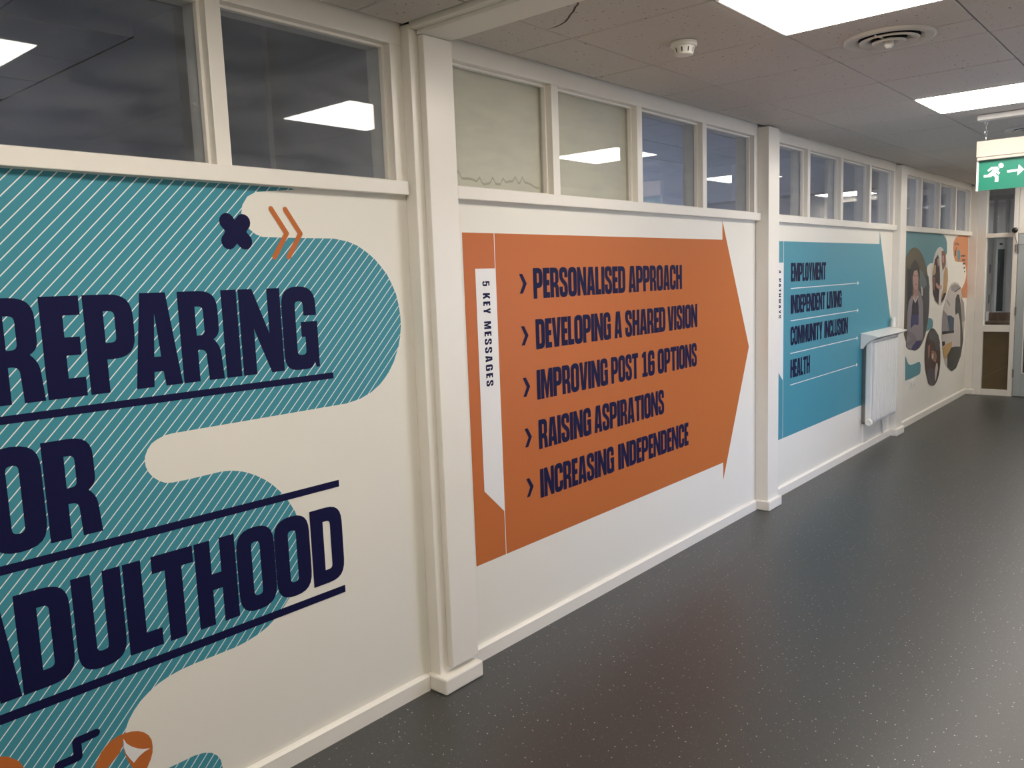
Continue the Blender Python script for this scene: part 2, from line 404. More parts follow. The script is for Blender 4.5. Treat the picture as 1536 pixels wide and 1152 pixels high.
# crack in one tile
cp = [(0.64,2.33),(0.60,2.385),(0.581,2.402),(0.545,2.43),(0.515,2.46),(0.50,2.475),(0.46,2.505),(0.428,2.52),(0.39,2.528),(0.357,2.525)]
cv=[]; 
for k,(a,b_) in enumerate(cp):
    j=random.uniform(-0.004,0.004); wd=0.0035 if 0<k<9 else 0.001
    cv += [(a+j-wd*.6, b_+j-wd, H-0.0012), (a+j+wd*.6, b_+j+wd, H-0.0012)]
MB().add(cv, [(2*i,2*i+1,2*i+3,2*i+2) for i in range(len(cp)-1)]).obj('crack', mat('cracked_tile_edge', (0.10,0.075,0.055), 0.9), ce)

# ---- left wall, lower part
wl = MB().box(-0.12, 0.0, Y0, YE+0.1, 0, 1.93).box(-0.12, 0.0, Y0, -0.92, 1.93, 2.9).box(-0.12,0.0,-0.92,YE+0.1,H,2.9).obj('wall_left', WALL, kind='structure')
tag(wl, 'long off-white corridor wall below the high windows')

def window(n, ya, yb, mulls, label, sill_end=None, boards=()):
    z0, z1 = 1.93, H
    xf, xb, xg = 0.015, -0.115, -0.04
    fr = MB().box(xb, xf, ya, ya+0.05, z0+0.045, z1-0.068).box(xb, xf, yb-0.055, yb, z0+0.045, z1-0.068).box(xb, xf, ya, yb, z1-0.068, z1+0.014)
    fr = fr.obj('window_%d' % n, TRIM, kind='structure', bevel=0.002)
    tag(fr, label)
    MB().box(xb, 0.036, ya, sill_end or yb, z0-0.004, z0+0.045).obj('window_sill', TRIM, fr, bevel=0.003)
    edges = [ya+0.05]
    for a, b in mulls:
        MB().box(xb, xf, a, b, z0+0.045, z1-0.068).obj('mullion', TRIM, fr, bevel=0.002)
        edges += [a, b]
    edges.append(yb-0.055)
    for i in range(0, len(edges), 2):
        a, b = edges[i], edges[i+1]; lo, hi = z0+0.045, z1-0.068; t=0.010
        MB().box(xg+0.003, xg+0.024, a, a+t, lo, hi).box(xg+0.003, xg+0.024, b-t, b, lo, hi).box(xg+0.003, xg+0.024, a+t, b-t, lo, lo+t).box(xg+0.003, xg+0.024, a+t, b-t, hi-t, hi).obj('glazing_bead', TRIM, fr, bevel=0.0015)
        MB().box(xg-0.003, xg+0.002, a+0.001, b-0.001, lo+0.001, hi-0.001).obj('pane', GLASS, fr)
        if i//2 in boards:
            bd = MB().box(xg-0.024, xg-0.014, a+0.002, b-0.002, lo+0.002, hi-0.002).obj('board', BLIND, fr)
            bd['label'] = 'cream board fixed behind the pane'
            if i//2 == 0:
                pts=[]; rnd=random.Random(3); N=60
                for k in range(N+1):
                    u=k/N; y=a+0.03+(b-a-0.05)*u
                    h=lo+0.038+0.010*math.sin(u*9+1)+0.004*math.sin(u*31)
                    for cpk in (0.12,0.33,0.47,0.58,0.72,0.80): h+=0.026*max(0,1-abs(u-cpk)/0.03)
                    pts.append((y,h))
                v=[]
                for y,h in pts: v += [(xg-0.0135,y,h),(xg-0.0135,y,h+0.010)]
                MB().add(v,[(2*i2,2*i2+2,2*i2+3,2*i2+1) for i2 in range(N)]).obj('drip_stain', BLINDD, fr)
    return fr
window(1, -0.92, 2.10, [(-0.057,-0.007),(0.64,0.69),(1.337,1.387)], 'high internal window over the striped teal mural', sill_end=2.085)
window(2, 2.29, 5.15, [(2.984,3.034),(3.693,3.743),(4.398,4.448)], 'high internal window with two blanked panes over the orange arrow', boards=(0,1))
window(3, 5.31, 8.13, [(6.0,6.05),(6.695,6.745),(7.397,7.447)], 'high internal window over the teal arrow')
window(4, 8.33, 11.19, [(9.0,9.05),(9.72,9.77),(10.43,10.48)], 'furthest high internal window, over the photo collage')

# ---- columns (boxed posts) as trim
def column(n, y0, y1, x, label, step=False):
    top = H if not step else 2.513
    if step:
        c = MB().box(0.0005, 0.058, y0, y1, 0, H).obj('trim_%d' % n, TRIM, kind='structure', bevel=0.003)
        bx = MB().box(0.0585, x, y0+0.042, y1, 0.088, 2.492).obj('boxing', TRIM, c, bevel=0.004)
    else:
        c = MB().box(0.0005, x, y0, y1, 0, H-0.012).obj('trim_%d' % n, TRIM, kind='structure', bevel=0.003)
    b = MB(); e = 0.02
    P = [(0.001,y0-e),(x+e,y0-e),(x+e,y1+e*(0.2 if step else 1)),(0.001,y1+e*(0.2 if step else 1))]
    b.box(0.001, x+e, P[0][1], P[2][1], 0.0, 0.066)
    b.obj('plinth', TRIM, c, bevel=0.007)
    tag(c, label)
    return c
column(1, 2.10, 2.29, 0.088, 'nearest boxed white post between the striped mural and the orange arrow', step=True)
column(2, 5.145, 5.315, 0.09, 'second boxed white post, right of the orange arrow')
column(3, 8.13, 8.32, 0.066, 'third boxed white post, beside the radiator')
column(4, 11.192, 11.30, 0.0895, 'furthest white corner post at the end of the mural wall')
bm_ = MB().box(0.061, XR, 2.10, 2.29, 2.508, H+0.014).box(0.0625, XR, 2.134, 2.289, 2.493, 2.508).obj('trim_5', WALL, kind='structure', bevel=0.003)
tag(bm_, 'shallow white beam crossing the ceiling from the nearest post')
sk = MB()
for a, b in ((Y0,2.079),(2.295,5.124),(5.336,8.109),(8.341,11.165)):
    sk.add([(0.0005,a,0),(0.02,a,0),(0.02,a,0.058),(0.012,a,0.066),(0.0005,a,0.067),(0.0005,b,0),(0.02,b,0),(0.02,b,0.058),(0.012,b,0.066),(0.0005,b,0.067)],
           [(0,1,2,3,4),(9,8,7,6,5)]+[(i,(i+1)%5,(i+1)%5+5,i+5) for i in range(5)])
tag(sk.obj('baseboard_left', TRIM, kind='structure'), 'white painted skirting along the mural wall')

# ---- right wall with a window opening
WY0, WY1, WZ0, WZ1 = 4.1, 6.5, 0.25, 2.15
wr = MB().box(XR, XR+0.15, Y0, WY0, 0, 2.9).box(XR, XR+0.15, WY1, YE+0.1, 0, 2.9).box(XR, XR+0.15, WY0, WY1, 0, WZ0).box(XR, XR+0.15, WY0, WY1, WZ1, 2.9).obj('wall_right', WALL, kind='structure')
w5 = MB()
for a in (WY0, WY0+0.78, WY0+1.57, WY1-0.05): w5.box(XR+0.05, XR+0.11, a, a+0.05, WZ0, WZ1)
w5.box(XR+0.05, XR+0.11, WY0, WY1, WZ0, WZ0+0.05).box(XR+0.05, XR+0.11, WY0, WY1, WZ1-0.05, WZ1)
w5 = w5.obj('window_5', TRIM, kind='structure')
MB().box(XR+0.078, XR+0.082, WY0+0.01, WY1-0.01, WZ0+0.01, WZ1-0.01).obj('pane', GLASS2, w5)
MB().box(XR-0.018, XR-0.0005, Y0, YE, 0.0, 0.067).obj('baseboard_right', TRIM, kind='structure')
MB().box(-5.2, XR+0.15, Y0-0.12, Y0, 0, 2.9).obj('wall_back', WALL, kind='structure')
MB().box(XR+0.15, XR+14, -6, 18, -0.3, -0.12).obj('outdoor_ground', GROUND, kind='structure')

# ---- rooms behind the mural wall
RZ = 2.88
MB().box(-5.1, -0.12, Y0, YE+0.1, RZ+0.016, RZ+0.1).obj('ceiling.001', DARK, kind='structure')
rc = [o for o in COL.objects if o.name == 'ceiling.001'][0]
for i in range(7):
    xa, xb_ = -0.725-0.6*i, -0.125-0.6*i
    for k in range(8):
        yb_ = 2.05-0.6*k
        if i < 6 and k < 5: tile(xa, xb_, yb_-0.6, yb_, RZ, ROOMC, rc)
    for k in range(15):
        ya_ = 2.13+0.6*k
        tile(xa, xb_, ya_, ya_+0.6, RZ, ROOMC, rc)
MB().box(-5.1, -0.12, 2.055, 2.125, 0, RZ).box(-1.75, -1.36, 1.98, 2.055, 0, RZ).box(-0.80,-0.75,2.03,2.055,0,RZ).obj('wall_partition', ROOMW, kind='structure')
rb = MB().box(-5.1, -5.0, Y0, 0.0, 0, RZ+.02).box(-5.1,-5.0,1.2,4.2,0,RZ+.02).box(-5.1,-5.0,9.6,YE+0.1,0,RZ+.02).box(-5.1,-5.0,0.0,1.2,0,1.3).box(-5.1,-5.0,0.0,1.2,1.95,RZ+.02).box(-5.1,-5.0,4.2,9.6,0,1.0).box(-5.1,-5.0,4.2,9.6,2.35,RZ+.02)  # small unseen opening into the first room added to brighten it
rb.obj('wall_far', ROOMW, kind='structure')
w6 = MB()
for k in range(7): w6.box(-5.07, -5.01, 4.2+0.89*k, 4.26+0.89*k, 1.0, 2.35)
w6.box(-5.07,-5.01,4.2,9.6,1.0,1.05).box(-5.07,-5.01,4.2,9.6,2.30,2.35)
w6.obj('window_6', TRIM, kind='structure')
MB().box(-5.1, -0.12, YE, YE+0.1, 0, RZ+.02).obj('wall_side', ROOMW, kind='structure')
# downstand soffit seen through the third window
MB().box(-4.9, -0.6, 9.4, 9.7, 2.45, RZ).obj('trim_6', ROOMW, kind='structure')

# ---- end wall
ye = 11.2
we = MB().box(0.0, XR, YE, YE+0.1, H, 2.9).box(1.50, XR, YE, YE+0.1, 0, H).box(-0.12,0.09,YE,YE+0.1,0,H).obj('wall_end', WALL, kind='structure')
w7 = MB().box(0.09, 0.185, ye, YE+0.06, 0, H).box(0.463, 0.512, ye, YE+0.06, 0, H)
for a, b in ((0,0.072),(0.772,0.85),(1.89,1.94),(2.455,H)): w7.box(0.185, 0.463, ye+0.004, YE+0.06, a, b)
w7 = w7.obj('window_7', TRIM, kind='structure', bevel=0.003); tag(w7, 'glazed side panel beside the grey door at the corridor end')
BROWN = mat('brown_timber_board', (0.115, 0.080, 0.035), 0.35, 0.5, var=0.25, vscale=5)
MB().box(0.19, 0.458, ye+0.035, ye+0.041, 0.85, 1.89).obj('pane', GLASS2, w7)
MB().box(0.19, 0.458, ye+0.035, ye+0.041, 1.94, 2.455).obj('pane', GLASS2, w7)
o = MB().box(0.187, 0.461, ye+0.04, ye+0.055, 0.072, 0.772).obj('kick_panel', BROWN, w7); o['label'] = 'dark brown lower panel'
MB().add([(0.19,ye+0.0395,0.20),(0.19,ye+0.0395,0.207),(0.45,ye+0.0395,0.367),(0.45,ye+0.0395,0.36)],[(0,3,2,1)]).obj('scratch', mat('brown_scratch', (0.17,0.13,0.07), 0.4), w7)
w8 = MB().box(0.515, 0.572, ye, YE+0.06, 1.985, H).box(1.44,1.50,ye,YE+0.06,0,H).box(0.572,1.44,ye,YE+0.06,2.455,H).box(0.515,1.44,ye,YE+0.06,1.925,1.985)
w8 = w8.obj('window_8', TRIM, kind='structure', bevel=0.003)
MB().box(0.575, 1.438, ye+0.035, ye+0.041, 1.985, 2.455).obj('pane', GLASS2, w8)
door = MB().box(0.517, 0.60, ye+0.006, ye+0.05, 0.006, 1.92).box(1.32, 1.43, ye+0.006, ye+0.05, 0.006, 1.92).box(0.60,1.32,ye+0.006,ye+0.05,0.006,0.28).box(0.60,1.32,ye+0.006,ye+0.05,1.50,1.92)
door = door.obj('door_1', DOORM, kind='structure', bevel=0.002); tag(door, 'grey door with a tall vision panel at the corridor end')
MB().box(0.601, 1.319, ye+0.024, ye+0.03, 0.281, 1.499).obj('vision_pane', GLASS2, door)
b = MB(); b.box(0.60,0.612,ye+0.002,ye+0.008,0.28,1.50).box(1.308,1.32,ye+0.002,ye+0.008,0.28,1.50).box(0.612,1.308,ye+0.002,ye+0.008,0.28,0.292).box(0.612,1.308,ye+0.002,ye+0.008,1.488,1.50).obj('glazing_bead', METAL, door)
for z in (0.23, 0.97, 1.70):
    MB().box(0.508, 0.526, ye-0.004, ye+0.006, z, z+0.10).lathe([(0.001,0),(0.006,0),(0.006,0.10),(0.001,0.10)], (0.517, ye-0.006, z), 10).obj('hinge', STEEL, door)
MB().box(1.34,1.39,ye-0.004,ye+0.006,0.95,1.15).tube([(1.365,ye-0.004,1.05),(1.365,ye-0.05,1.05),(1.27,ye-0.05,1.05)],0.009).obj('door_handle', STEEL, door)

# ---- lobby beyond the end wall
MB().box(-3.0, XR, YE+0.1, 15.1, H, H+0.1).obj('ceiling.002', ROOMC, kind='structure')
cy = 13.4
wc = MB().box(-3.0, -0.27, cy, cy+0.1, 0, H).box(0.03,XR,cy,cy+0.1,0,1.94).box(-0.27,0.03,cy,cy+0.1,1.93,2.0).box(-0.27,XR,cy,cy+0.1,2.47,H)
for a in (-0.27,-0.15,0.0,0.11): wc.box(a, a+0.035, cy, cy+0.1, 2.0, 2.47)
wc.box(0.145,XR,cy,cy+0.1,2.0,2.47).box(-0.135,-0.11,cy,cy+0.1,0,1.93)
wc.obj('wall_cross', ROOMW, kind='structure')
d2 = MB().box(-0.265,-0.137,cy+0.03,cy+0.07,0.005,1.925).obj('door_2', METAL, kind='structure', bevel=0.002)
for z in (1.02,1.45): MB().box(-0.18,-0.165,cy+0.018,cy+0.03,z,z+0.12).obj('door_handle', STEEL, d2)
d3 = MB().box(-0.108,-0.085,cy+0.03,cy+0.07,0.005,1.925).box(0.0,0.028,cy+0.03,cy+0.07,0.005,1.925).box(-0.085,0.0,cy+0.03,cy+0.07,0.005,0.9).box(-0.085,0.0,cy+0.03,cy+0.07,1.78,1.925).obj('door_3', METAL, kind='structure')
MB().box(-0.085,0.0,cy+0.045,cy+0.05,0.9,1.78).obj('vision_pane', mat('dark_door_glass',(0.05,0.07,0.08),0.15,0.6), d3)
MB().box(-0.065,-0.03,cy+0.026,cy+0.03,1.84,1.865).obj('sign_plate', BLACK, d3)
MB().box(-3.0,XR,15.0,15.1,0,2.6).obj('wall_lobby', ROOMW, kind='structure')
MB().box(-3.0,-2.9,YE+0.1,15.0,0,2.6).obj('wall_west', ROOMW, kind='structure')
MB().box(XR,XR+0.15,YE+0.1,15.1,0,2.9).obj('wall_east', ROOMW, kind='structure')
BENCH = mat('bench_timber', (0.16,0.095,0.05), 0.4, 0.4, var=0.2, vscale=8)
be = empty('bench', (0.0, 12.4, 0), 'brown slatted timber bench behind the glazed side panel', 'bench')
def local(mb, loc): mb.v = [(x-loc[0], y-loc[1], z-loc[2]) for x,y,z in mb.v]; return mb
for k in range(5):
    local(MB().box(-0.7,0.55,12.15+0.085*k,12.22+0.085*k,0.80,0.825), be.location).obj('slat', BENCH, be, bevel=0.002)
local(MB().box(-0.7,0.55,12.60,12.625,0.70,0.93), be.location).obj('backrest', BENCH, be)
for x in (-0.65, 0.45): local(MB().box(x,x+0.06,12.17,12.56,0.0,0.80), be.location).obj('leg', BENCH, be)
bx = empty('storage_box', (-0.06, 12.4, 0.826), 'small white box standing on the brown bench', 'box')
local(MB().box(-0.13,0.01,12.30,12.45,0.826,0.93), bx.location).obj('body', METAL, bx, bevel=0.004)
local(MB().box(-0.135,0.015,12.295,12.455,0.931,0.95), bx.location).obj('lid', PLAST, bx, bevel=0.004)

# ================================================================== THINGS
# ---- ceiling lights
def clight(y0, label, grp=None):
    c = (1.246, y0+0.3, H)
    t = empty('ceiling_light', c, label, 'light')
    b = MB(); a, w_ = 0.2975, 0.012
    b.box(-a,a,-a,-a+w_,-0.003,0.012).box(-a,a,a-w_,a,-0.003,0.012).box(-a,-a+w_,-a+w_,a-w_,-0.003,0.012).box(a-w_,a,-a+w_,a-w_,-0.003,0.012)
    b.obj('frame', METAL, t)
    MB().box(-a+w_+.0005,a-w_-.0005,-a+w_+.0005,a-w_-.0005,-0.006,0.010).obj('diffuser', LEDM, t)
clight(2.694, 'square LED ceiling panel nearest the camera, beside the large round vent')
clight(5.094, 'second square LED ceiling panel, just before the exit sign')
clight(0.68, 'square LED ceiling panel overhead, mirrored in the first high window')
clight(-1.72, 'square LED ceiling panel behind the viewpoint')
clight(7.494, 'square LED ceiling panel behind the exit sign')
clight(10.494, 'square LED ceiling panel nearest the grey end door')

lb = empty('ceiling_light', (2.35, 12.4, H), 'added unseen ceiling panel that brightens the lobby beyond the end door', 'light')  # added out of view to lift the dark lobby behind the glass
local(MB().box(2.05,2.65,12.1,12.7,H-0.012,H-0.001), lb.location).obj('frame', METAL, lb)
local(MB().box(2.065,2.635,12.115,12.685,H-0.016,H-0.0121), lb.location).obj('diffuser', LOBBYFILL, lb)
lb = empty('ceiling_light', (-1.6, 14.3, H), 'added unseen ceiling panel that brightens the far lobby behind the partition', 'light')  # second unseen fill, added to light the panes beyond the cross wall
local(MB().box(-1.9,-1.3,14.0,14.6,H-0.012,H-0.001), lb.location).obj('frame', METAL, lb)
local(MB().box(-1.885,-1.315,14.015,14.585,H-0.016,H-0.0121), lb.location).obj('diffuser', LOBBYFILL, lb)
# ---- air diffusers
def vent(x, y, r, label):
    t = empty('ceiling_vent', (x, y, H), label, 'vent')
    MB().lathe([(r,-0.001),(r,-0.010),(r-0.010,-0.014),(r-0.035,-0.012),(r-0.05,-0.002),(r-0.055,0.003)], n=48).obj('outer_ring', VENTM, t, smooth=True)
    MB().lathe([(r-0.055,-0.0015),(0.001,-0.0015)], n=48).obj('throat', DARK, t)
    MB().lathe([(r*0.66,-0.012),(r*0.64,-0.020),(r*0.40,-0.006),(r*0.40,-0.003),(r*0.60,-0.014),(r*0.66,-0.012)], n=48).obj('middle_cone', VENTM, t, smooth=True)
    MB().lathe([(r*0.38,-0.018),(r*0.36,-0.026),(r*0.12,-0.016),(r*0.12,-0.012),(r*0.34,-0.019),(r*0.38,-0.018)], n=40).obj('inner_cone', VENTM, t, smooth=True)
    MB().lathe([(0.001,-0.002),(0.018,-0.004),(0.018,-0.030),(0.010,-0.042),(0.001,-0.042)], n=16).obj('centre_boss', PLAST, t)
    for k in range(3):
        a=k*2.094+0.4; MB().tube([(0.015*math.cos(a),0.015*math.sin(a),-0.012),(r*0.75*math.cos(a),r*0.75*math.sin(a),-0.0145)],0.003,6).obj('strut', VENTM, t)
vent(1.236, 3.655, 0.172, 'large round ceiling air vent between the two LED panels')
vent(1.27, 6.86, 0.172, 'round ceiling air vent above the exit sign')

# ---- smoke detector
sd = empty('smoke_detector', (0.625, 3.07, H), 'white smoke detector on the ceiling above the orange arrow', 'detector')
MB().lathe([(0.001,-0.0025),(0.052,-0.0025),(0.053,-0.016),(0.049,-0.020),(0.001,-0.020)], n=36).obj('base', PLAST, sd, smooth=False)
MB().lathe([(0.042,-0.0205),(0.042,-0.026),(0.036,-0.050),(0.030,-0.053),(0.001,-0.053)], n=36).obj('sensing_head', PLAST, sd)
b = MB()
for k in range(10):
    a=2*math.pi*k/10; c_,s2=math.cos(a),math.sin(a)
    b.add([(c_*0.0428-s2*0.0022,s2*0.0428+c_*0.0022,-0.0275),(c_*0.0428+s2*0.0022,s2*0.0428-c_*0.0022,-0.0275),(c_*0.0385+s2*0.0022,s2*0.0385-c_*0.0022,-0.044),(c_*0.0385-s2*0.0022,s2*0.0385+c_*0.0022,-0.044)],[(0,1,2,3)])
b.obj('vent_slots', BLACK, sd)

# ---- exit sign
SIGNP = mat('cream_sign_plastic', (0.43,0.385,0.34), 0.5, 0.15)
ex = empty('exit_sign', (1.30, 6.0, H), 'green running-man exit sign hanging on chains from the ceiling', 'sign')
L_ = ex.location
local(MB().box(1.10,1.50,5.965,6.035,2.49,H-0.002), L_).obj('ceiling_bracket', METAL, ex, bevel=0.003)
local(MB().box(1.10,1.50,5.965,6.035,2.262,2.362).box(1.104,1.496,5.969,6.031,2.243,2.262), L_).obj('lamp_housing', SIGNP, ex, bevel=0.004)
local(MB().box(1.112,1.492,5.996,6.004,2.058,2.243), L_).obj('legend_panel', GREEN, ex)
local(MB().box(1.100,1.1115,5.992,6.008,2.056,2.243), L_).obj('edge_strip', METAL, ex)
local(MB().box(1.4925,1.50,5.992,6.008,2.056,2.243), L_).obj('edge_strip', METAL, ex)
SW = mat('sign_white', (0.80,0.86,0.78), 0.4)
def sgn(x, y):   # pixels of a close study -> metres on the sign panel
    return (1.112+(x-215)/1100*0.258*1.0, 2.2415-(y-385)/ (735/0.185) )
def spoly(name, pts, tilt=0.115):
    q=[]
    for x,y in pts:
        X=1.112+(x-215)*0.000228; yy=y+(x-215)*tilt
        q.append((X, 2.243-(yy-388)*0.000252))
    b=MB(); t=tessellate_polygon([[Vector((a,c,0)) for a,c in q]])
    b.add([(a,5.9955,c) for a,c in q],[tuple(k) for k in t])
    return local(b,L_)
man = spoly('m',[(430,610),(520,528),(670,515),(690,545),(722,560),(690,620),(740,665),(705,710),(640,660),(635,695),(705,745),(700,885),(615,888),(625,780),(565,730),(515,775),(345,790),(345,730),(435,720),(520,650),(575,580),(540,585),(460,645)])
n_=len(man.v); 
hd=[(755+62*math.cos(a*math.pi/10),488+60*math.sin(a*math.pi/10)) for a in range(20)]
man.add(spoly('h',hd).v,[tuple(range(20))])
man.obj('running_figure', SW, ex)
spoly('a',[(905,620),(1160,590),(1175,478),(1305,600),(1155,745),(1155,645),(910,675)],0.09).obj('arrow', SW, ex)
for x in (1.145, 1.455):
    for k in range(4):
        zc = 2.478-0.031*k
        pts=[]
        for j in range(13):
            a=2*math.pi*j/12; u,v_=0.007*math.cos(a),0.019*math.sin(a)
            pts.append((x+(u if k%2==0 else 0), 6.0+(0 if k%2==0 else u), zc+v_))
        local(MB().tube(pts,0.0016,6), L_).obj('chain_link', CHROME, ex)

# ---- radiator
ra = empty('radiator', (0.0, 7.65, 0.0), 'white ribbed wall radiator in front of the teal arrow, beside the third post', 'radiator')
L_=ra.location
b=MB().box(0.035,0.088,7.30,8.02,0.235,0.975)
local(b,L_).obj('body', METAL, ra, bevel=0.012)
b=MB(); n=13
for k in range(n):
    y=7.315+(0.69)*k/n
    b.box(0.0885,0.110,y+0.006,y+0.045,0.27,0.955)
local(b,L_).obj('ribs', METAL, ra, kind='stuff', bevel=0.005)
local(MB().box(0.003,0.034,7.33,7.40,0.25,0.93),L_).obj('bracket', STEEL, ra)
local(MB().box(0.003,0.034,7.92,7.99,0.25,0.93),L_).obj('bracket', STEEL, ra)
local(MB().lathe([(0.001,0.0),(0.028,0.0),(0.033,-0.008),(0.033,-0.020),(0.026,-0.028),(0.020,-0.028),(0.018,-0.020),(0.001,-0.020)],(0.078,7.298,0.262),24,axis='y'),L_).obj('end_cap', PLAST, ra, smooth=False)
local(MB().tube([(0.07,8.022,0.27),(0.07,8.05,0.27),(0.07,8.055,0.23)],0.009).lathe([(0.001,0),(0.014,0),(0.016,0.02),(0.014,0.045),(0.001,0.05)],(0.07,8.055,0.27),16),L_).obj('valve', PLAST, ra)
sh = empty('radiator_shelf', (0.0, 7.69, 1.0), 'white metal deflector shelf fixed above the radiator', 'shelf')
L2=sh.location
local(MB().add([(0.001,7.265,1.038),(0.001,8.125,1.038),(0.145,8.125,1.012),(0.145,7.265,1.012),(0.001,7.265,1.028),(0.001,8.125,1.028),(0.145,8.125,1.0),(0.145,7.265,1.0)],[(0,1,2,3),(7,6,5,4),(0,3,7,4),(1,5,6,2),(3,2,6,7),(0,4,5,1)]),L2).obj('shelf_board', METAL, sh, bevel=0.002)
prof=[(0.002,1.0275),(0.140,1.0005),(0.120,0.990),(0.085,0.975),(0.055,0.950),(0.033,0.918),(0.028,0.905),(0.002,0.905)]
for y in (7.266,8.116): local(MB().prism(prof,y,y+0.006,'y'),L2).obj('end_bracket', METAL, sh)
th = empty('wall_sensor', (0.03, 8.095, 1.04), 'small white cylinder standing on the radiator shelf by the post', 'sensor')
local(MB().lathe([(0.001,1.037),(0.020,1.037),(0.020,1.12),(0.017,1.125),(0.001,1.125)],(0.03,8.098,0),20),th.location).obj('body', PLAST, th)
local(MB().lathe([(0.0205,1.06),(0.0215,1.062),(0.0215,1.072),(0.0205,1.074)],(0.03,8.098,0),20),th.location).obj('collar', METAL, th)
pb = empty('pipe_boxing', (0.0, 7.7, 0.07), 'white pipe boxing on the wall below the radiator', 'boxing')
local(MB().box(0.001,0.016,7.34,7.46,0.068,0.235),pb.location).obj('cover_board', TRIM, pb, bevel=0.002)
local(MB().box(0.001,0.012,7.90,7.98,0.068,0.235),pb.location).obj('cover_board', TRIM, pb, bevel=0.002)
local(MB().tube([(0.03,7.86,0.069),(0.03,7.86,0.232)],0.008),pb.location).obj('pipe', METAL, pb)

# ---- socket under collage
so = empty('power_socket', (0.0, 8.90, 0.40), 'white double power socket under the photo collage', 'socket')
local(MB().box(0.001,0.010,8.80,8.985,0.365,0.445),so.location).obj('faceplate', PLAST, so, bevel=0.003)
for y in (8.845,8.94):
    local(MB().box(0.0102,0.011,y-0.012,y-0.006,0.385,0.392).box(0.0102,0.011,y+0.006,y+0.012,0.385,0.392).box(0.0102,0.011,y-0.003,y+0.003,0.404,0.414),so.location).obj('outlet', BLACK, so)
    local(MB().box(0.0102,0.013,y-0.006,y+0.006,0.425,0.438),so.location).obj('switch', METAL, so)

# ---- door sensor with cable
ds = empty('door_alarm', (0.482, ye, 1.965), 'small black round sensor with trailing cable on the door frame', 'sensor')
local(MB().lathe([(0.001,-0.001),(0.020,-0.001),(0.030,-0.012),(0.032,-0.028),(0.026,-0.044),(0.012,-0.054),(0.001,-0.056)],(0.482,ye,1.962),20,axis='y'),ds.location).obj('dome', BLACK, ds, smooth=True)
local(MB().tube([(0.482,ye-0.01,1.93),(0.487,ye-0.006,1.88),(0.50,ye-0.006,1.82),(0.53,ye-0.01,1.795),(0.60,ye-0.012,1.79),(0.68,ye-0.01,1.80)],0.0025,6),ds.location).obj('cable', BLACK, ds)
local(MB().box(0.488,0.50,ye-0.008,ye-0.001,1.71,1.80),ds.location).obj('contact', STEEL, ds)

# ================================================================== WALL GRAPHICS
X0 = 0.0006
def root(name, label, cat, y, z): return empty(name, (0.0, y, z), label, cat)
def rel(o, r):
    m = Matrix.Translation(-Vector(r.location)); o.data.transform(m); return o
class RelParent:
    pass
def fix(r):
    # children were written in world coordinates: keep them there
    for c in list(COL.objects):
        if c.parent is r and not c.get('_done'):
            c.location = -Vector(r.location); c['_done'] = 1
    for c in list(COL.objects):
        if c.get('_done'): del c['_done']
# ---- 1 striped teal mural
m1 = root('wall_mural', 'striped teal vinyl mural with huge navy lettering nearest the camera', 'mural', 1.0, 1.0)
cut1=[(1.614,1.921),(1.55,1.915),(1.469,1.906),(1.438,1.89),(1.419,1.864),(1.413,1.838),(1.421,1.812),(1.435,1.792),(1.458,1.775),(1.482,1.767),(1.56,1.766),(1.757,1.766),(1.816,1.757),(1.86,1.742),(1.899,1.72),(1.933,1.696),(1.96,1.67),(1.987,1.64),(2.008,1.604),(2.026,1.567),(2.036,1.526),(2.041,1.49),(2.0415,1.45),(2.035,1.41),(2.023,1.37),(1.998,1.32),(1.964,1.275),(1.925,1.243),(1.884,1.22),(1.83,1.202),(1.772,1.194),(1.56,1.194),(1.132,1.194),(1.108,1.192),(1.085,1.184),(1.068,1.175),(1.055,1.16),(1.046,1.142),(1.044,1.13),(1.045,1.112),(1.051,1.095),(1.063,1.077),(1.079,1.063),(1.097,1.053),(1.118,1.049),(1.169,1.048),(1.274,1.05),(1.31,1.046),(1.34,1.038),(1.365,1.028),(1.395,1.012),(1.421,0.995),(1.45,0.971),(1.477,0.942),(1.498,0.915),(1.514,0.888),(1.528,0.862),(1.536,0.836),(1.543,0.80),(1.545,0.76),(1.543,0.71),(1.53,0.65),(1.51,0.61),(1.483,0.576),(1.455,0.548),(1.425,0.524),(1.392,0.505),(1.358,0.493),(1.32,0.485),(1.279,0.480),(1.134,0.480),(1.09,0.478),(1.052,0.472),(1.02,0.463),(0.99,0.449),(0.965,0.433),(0.944,0.413),(0.928,0.392),(0.917,0.37),(0.911,0.342),(0.913,0.31),(0.925,0.27),(0.95,0.232),(0.985,0.205),(1.02,0.194),(1.07,0.193),(1.108,0.193),(1.14,0.187),(1.165,0.175),(1.182,0.158),(1.193,0.137),(1.197,0.107),(1.19,0.085),(1.175,0.069)]
flat('teal_shape', [cut1+[(-0.9,0.069),(-0.9,1.925),(1.60,1.925)]], X0, TEALS, m1)
N_=NAVY
lettering('PREPARING', 0,0,1.336,1.605, X0+0.0006, m1, spans=[(0.43,0.561),(0.571,0.70),(0.809,0.908),(0.917,1.049),(1.041,1.178),(1.182,1.312),(1.321,1.373),(1.379,1.528),(1.531,1.667)], name='lettering') if False else None
lettering('PREPARING', 0,0,1.336,1.605, X0+0.0006, m1, spans=[(0.530,0.662),(0.671,0.802),(0.809,0.908),(0.917,1.049),(1.041,1.178),(1.182,1.312),(1.321,1.373),(1.379,1.528),(1.531,1.667)])
lettering('FOR', 0,0,0.958,1.227, X0+0.0006, m1, spans=[(0.535,0.63),(0.637,0.773),(0.777,0.910)])
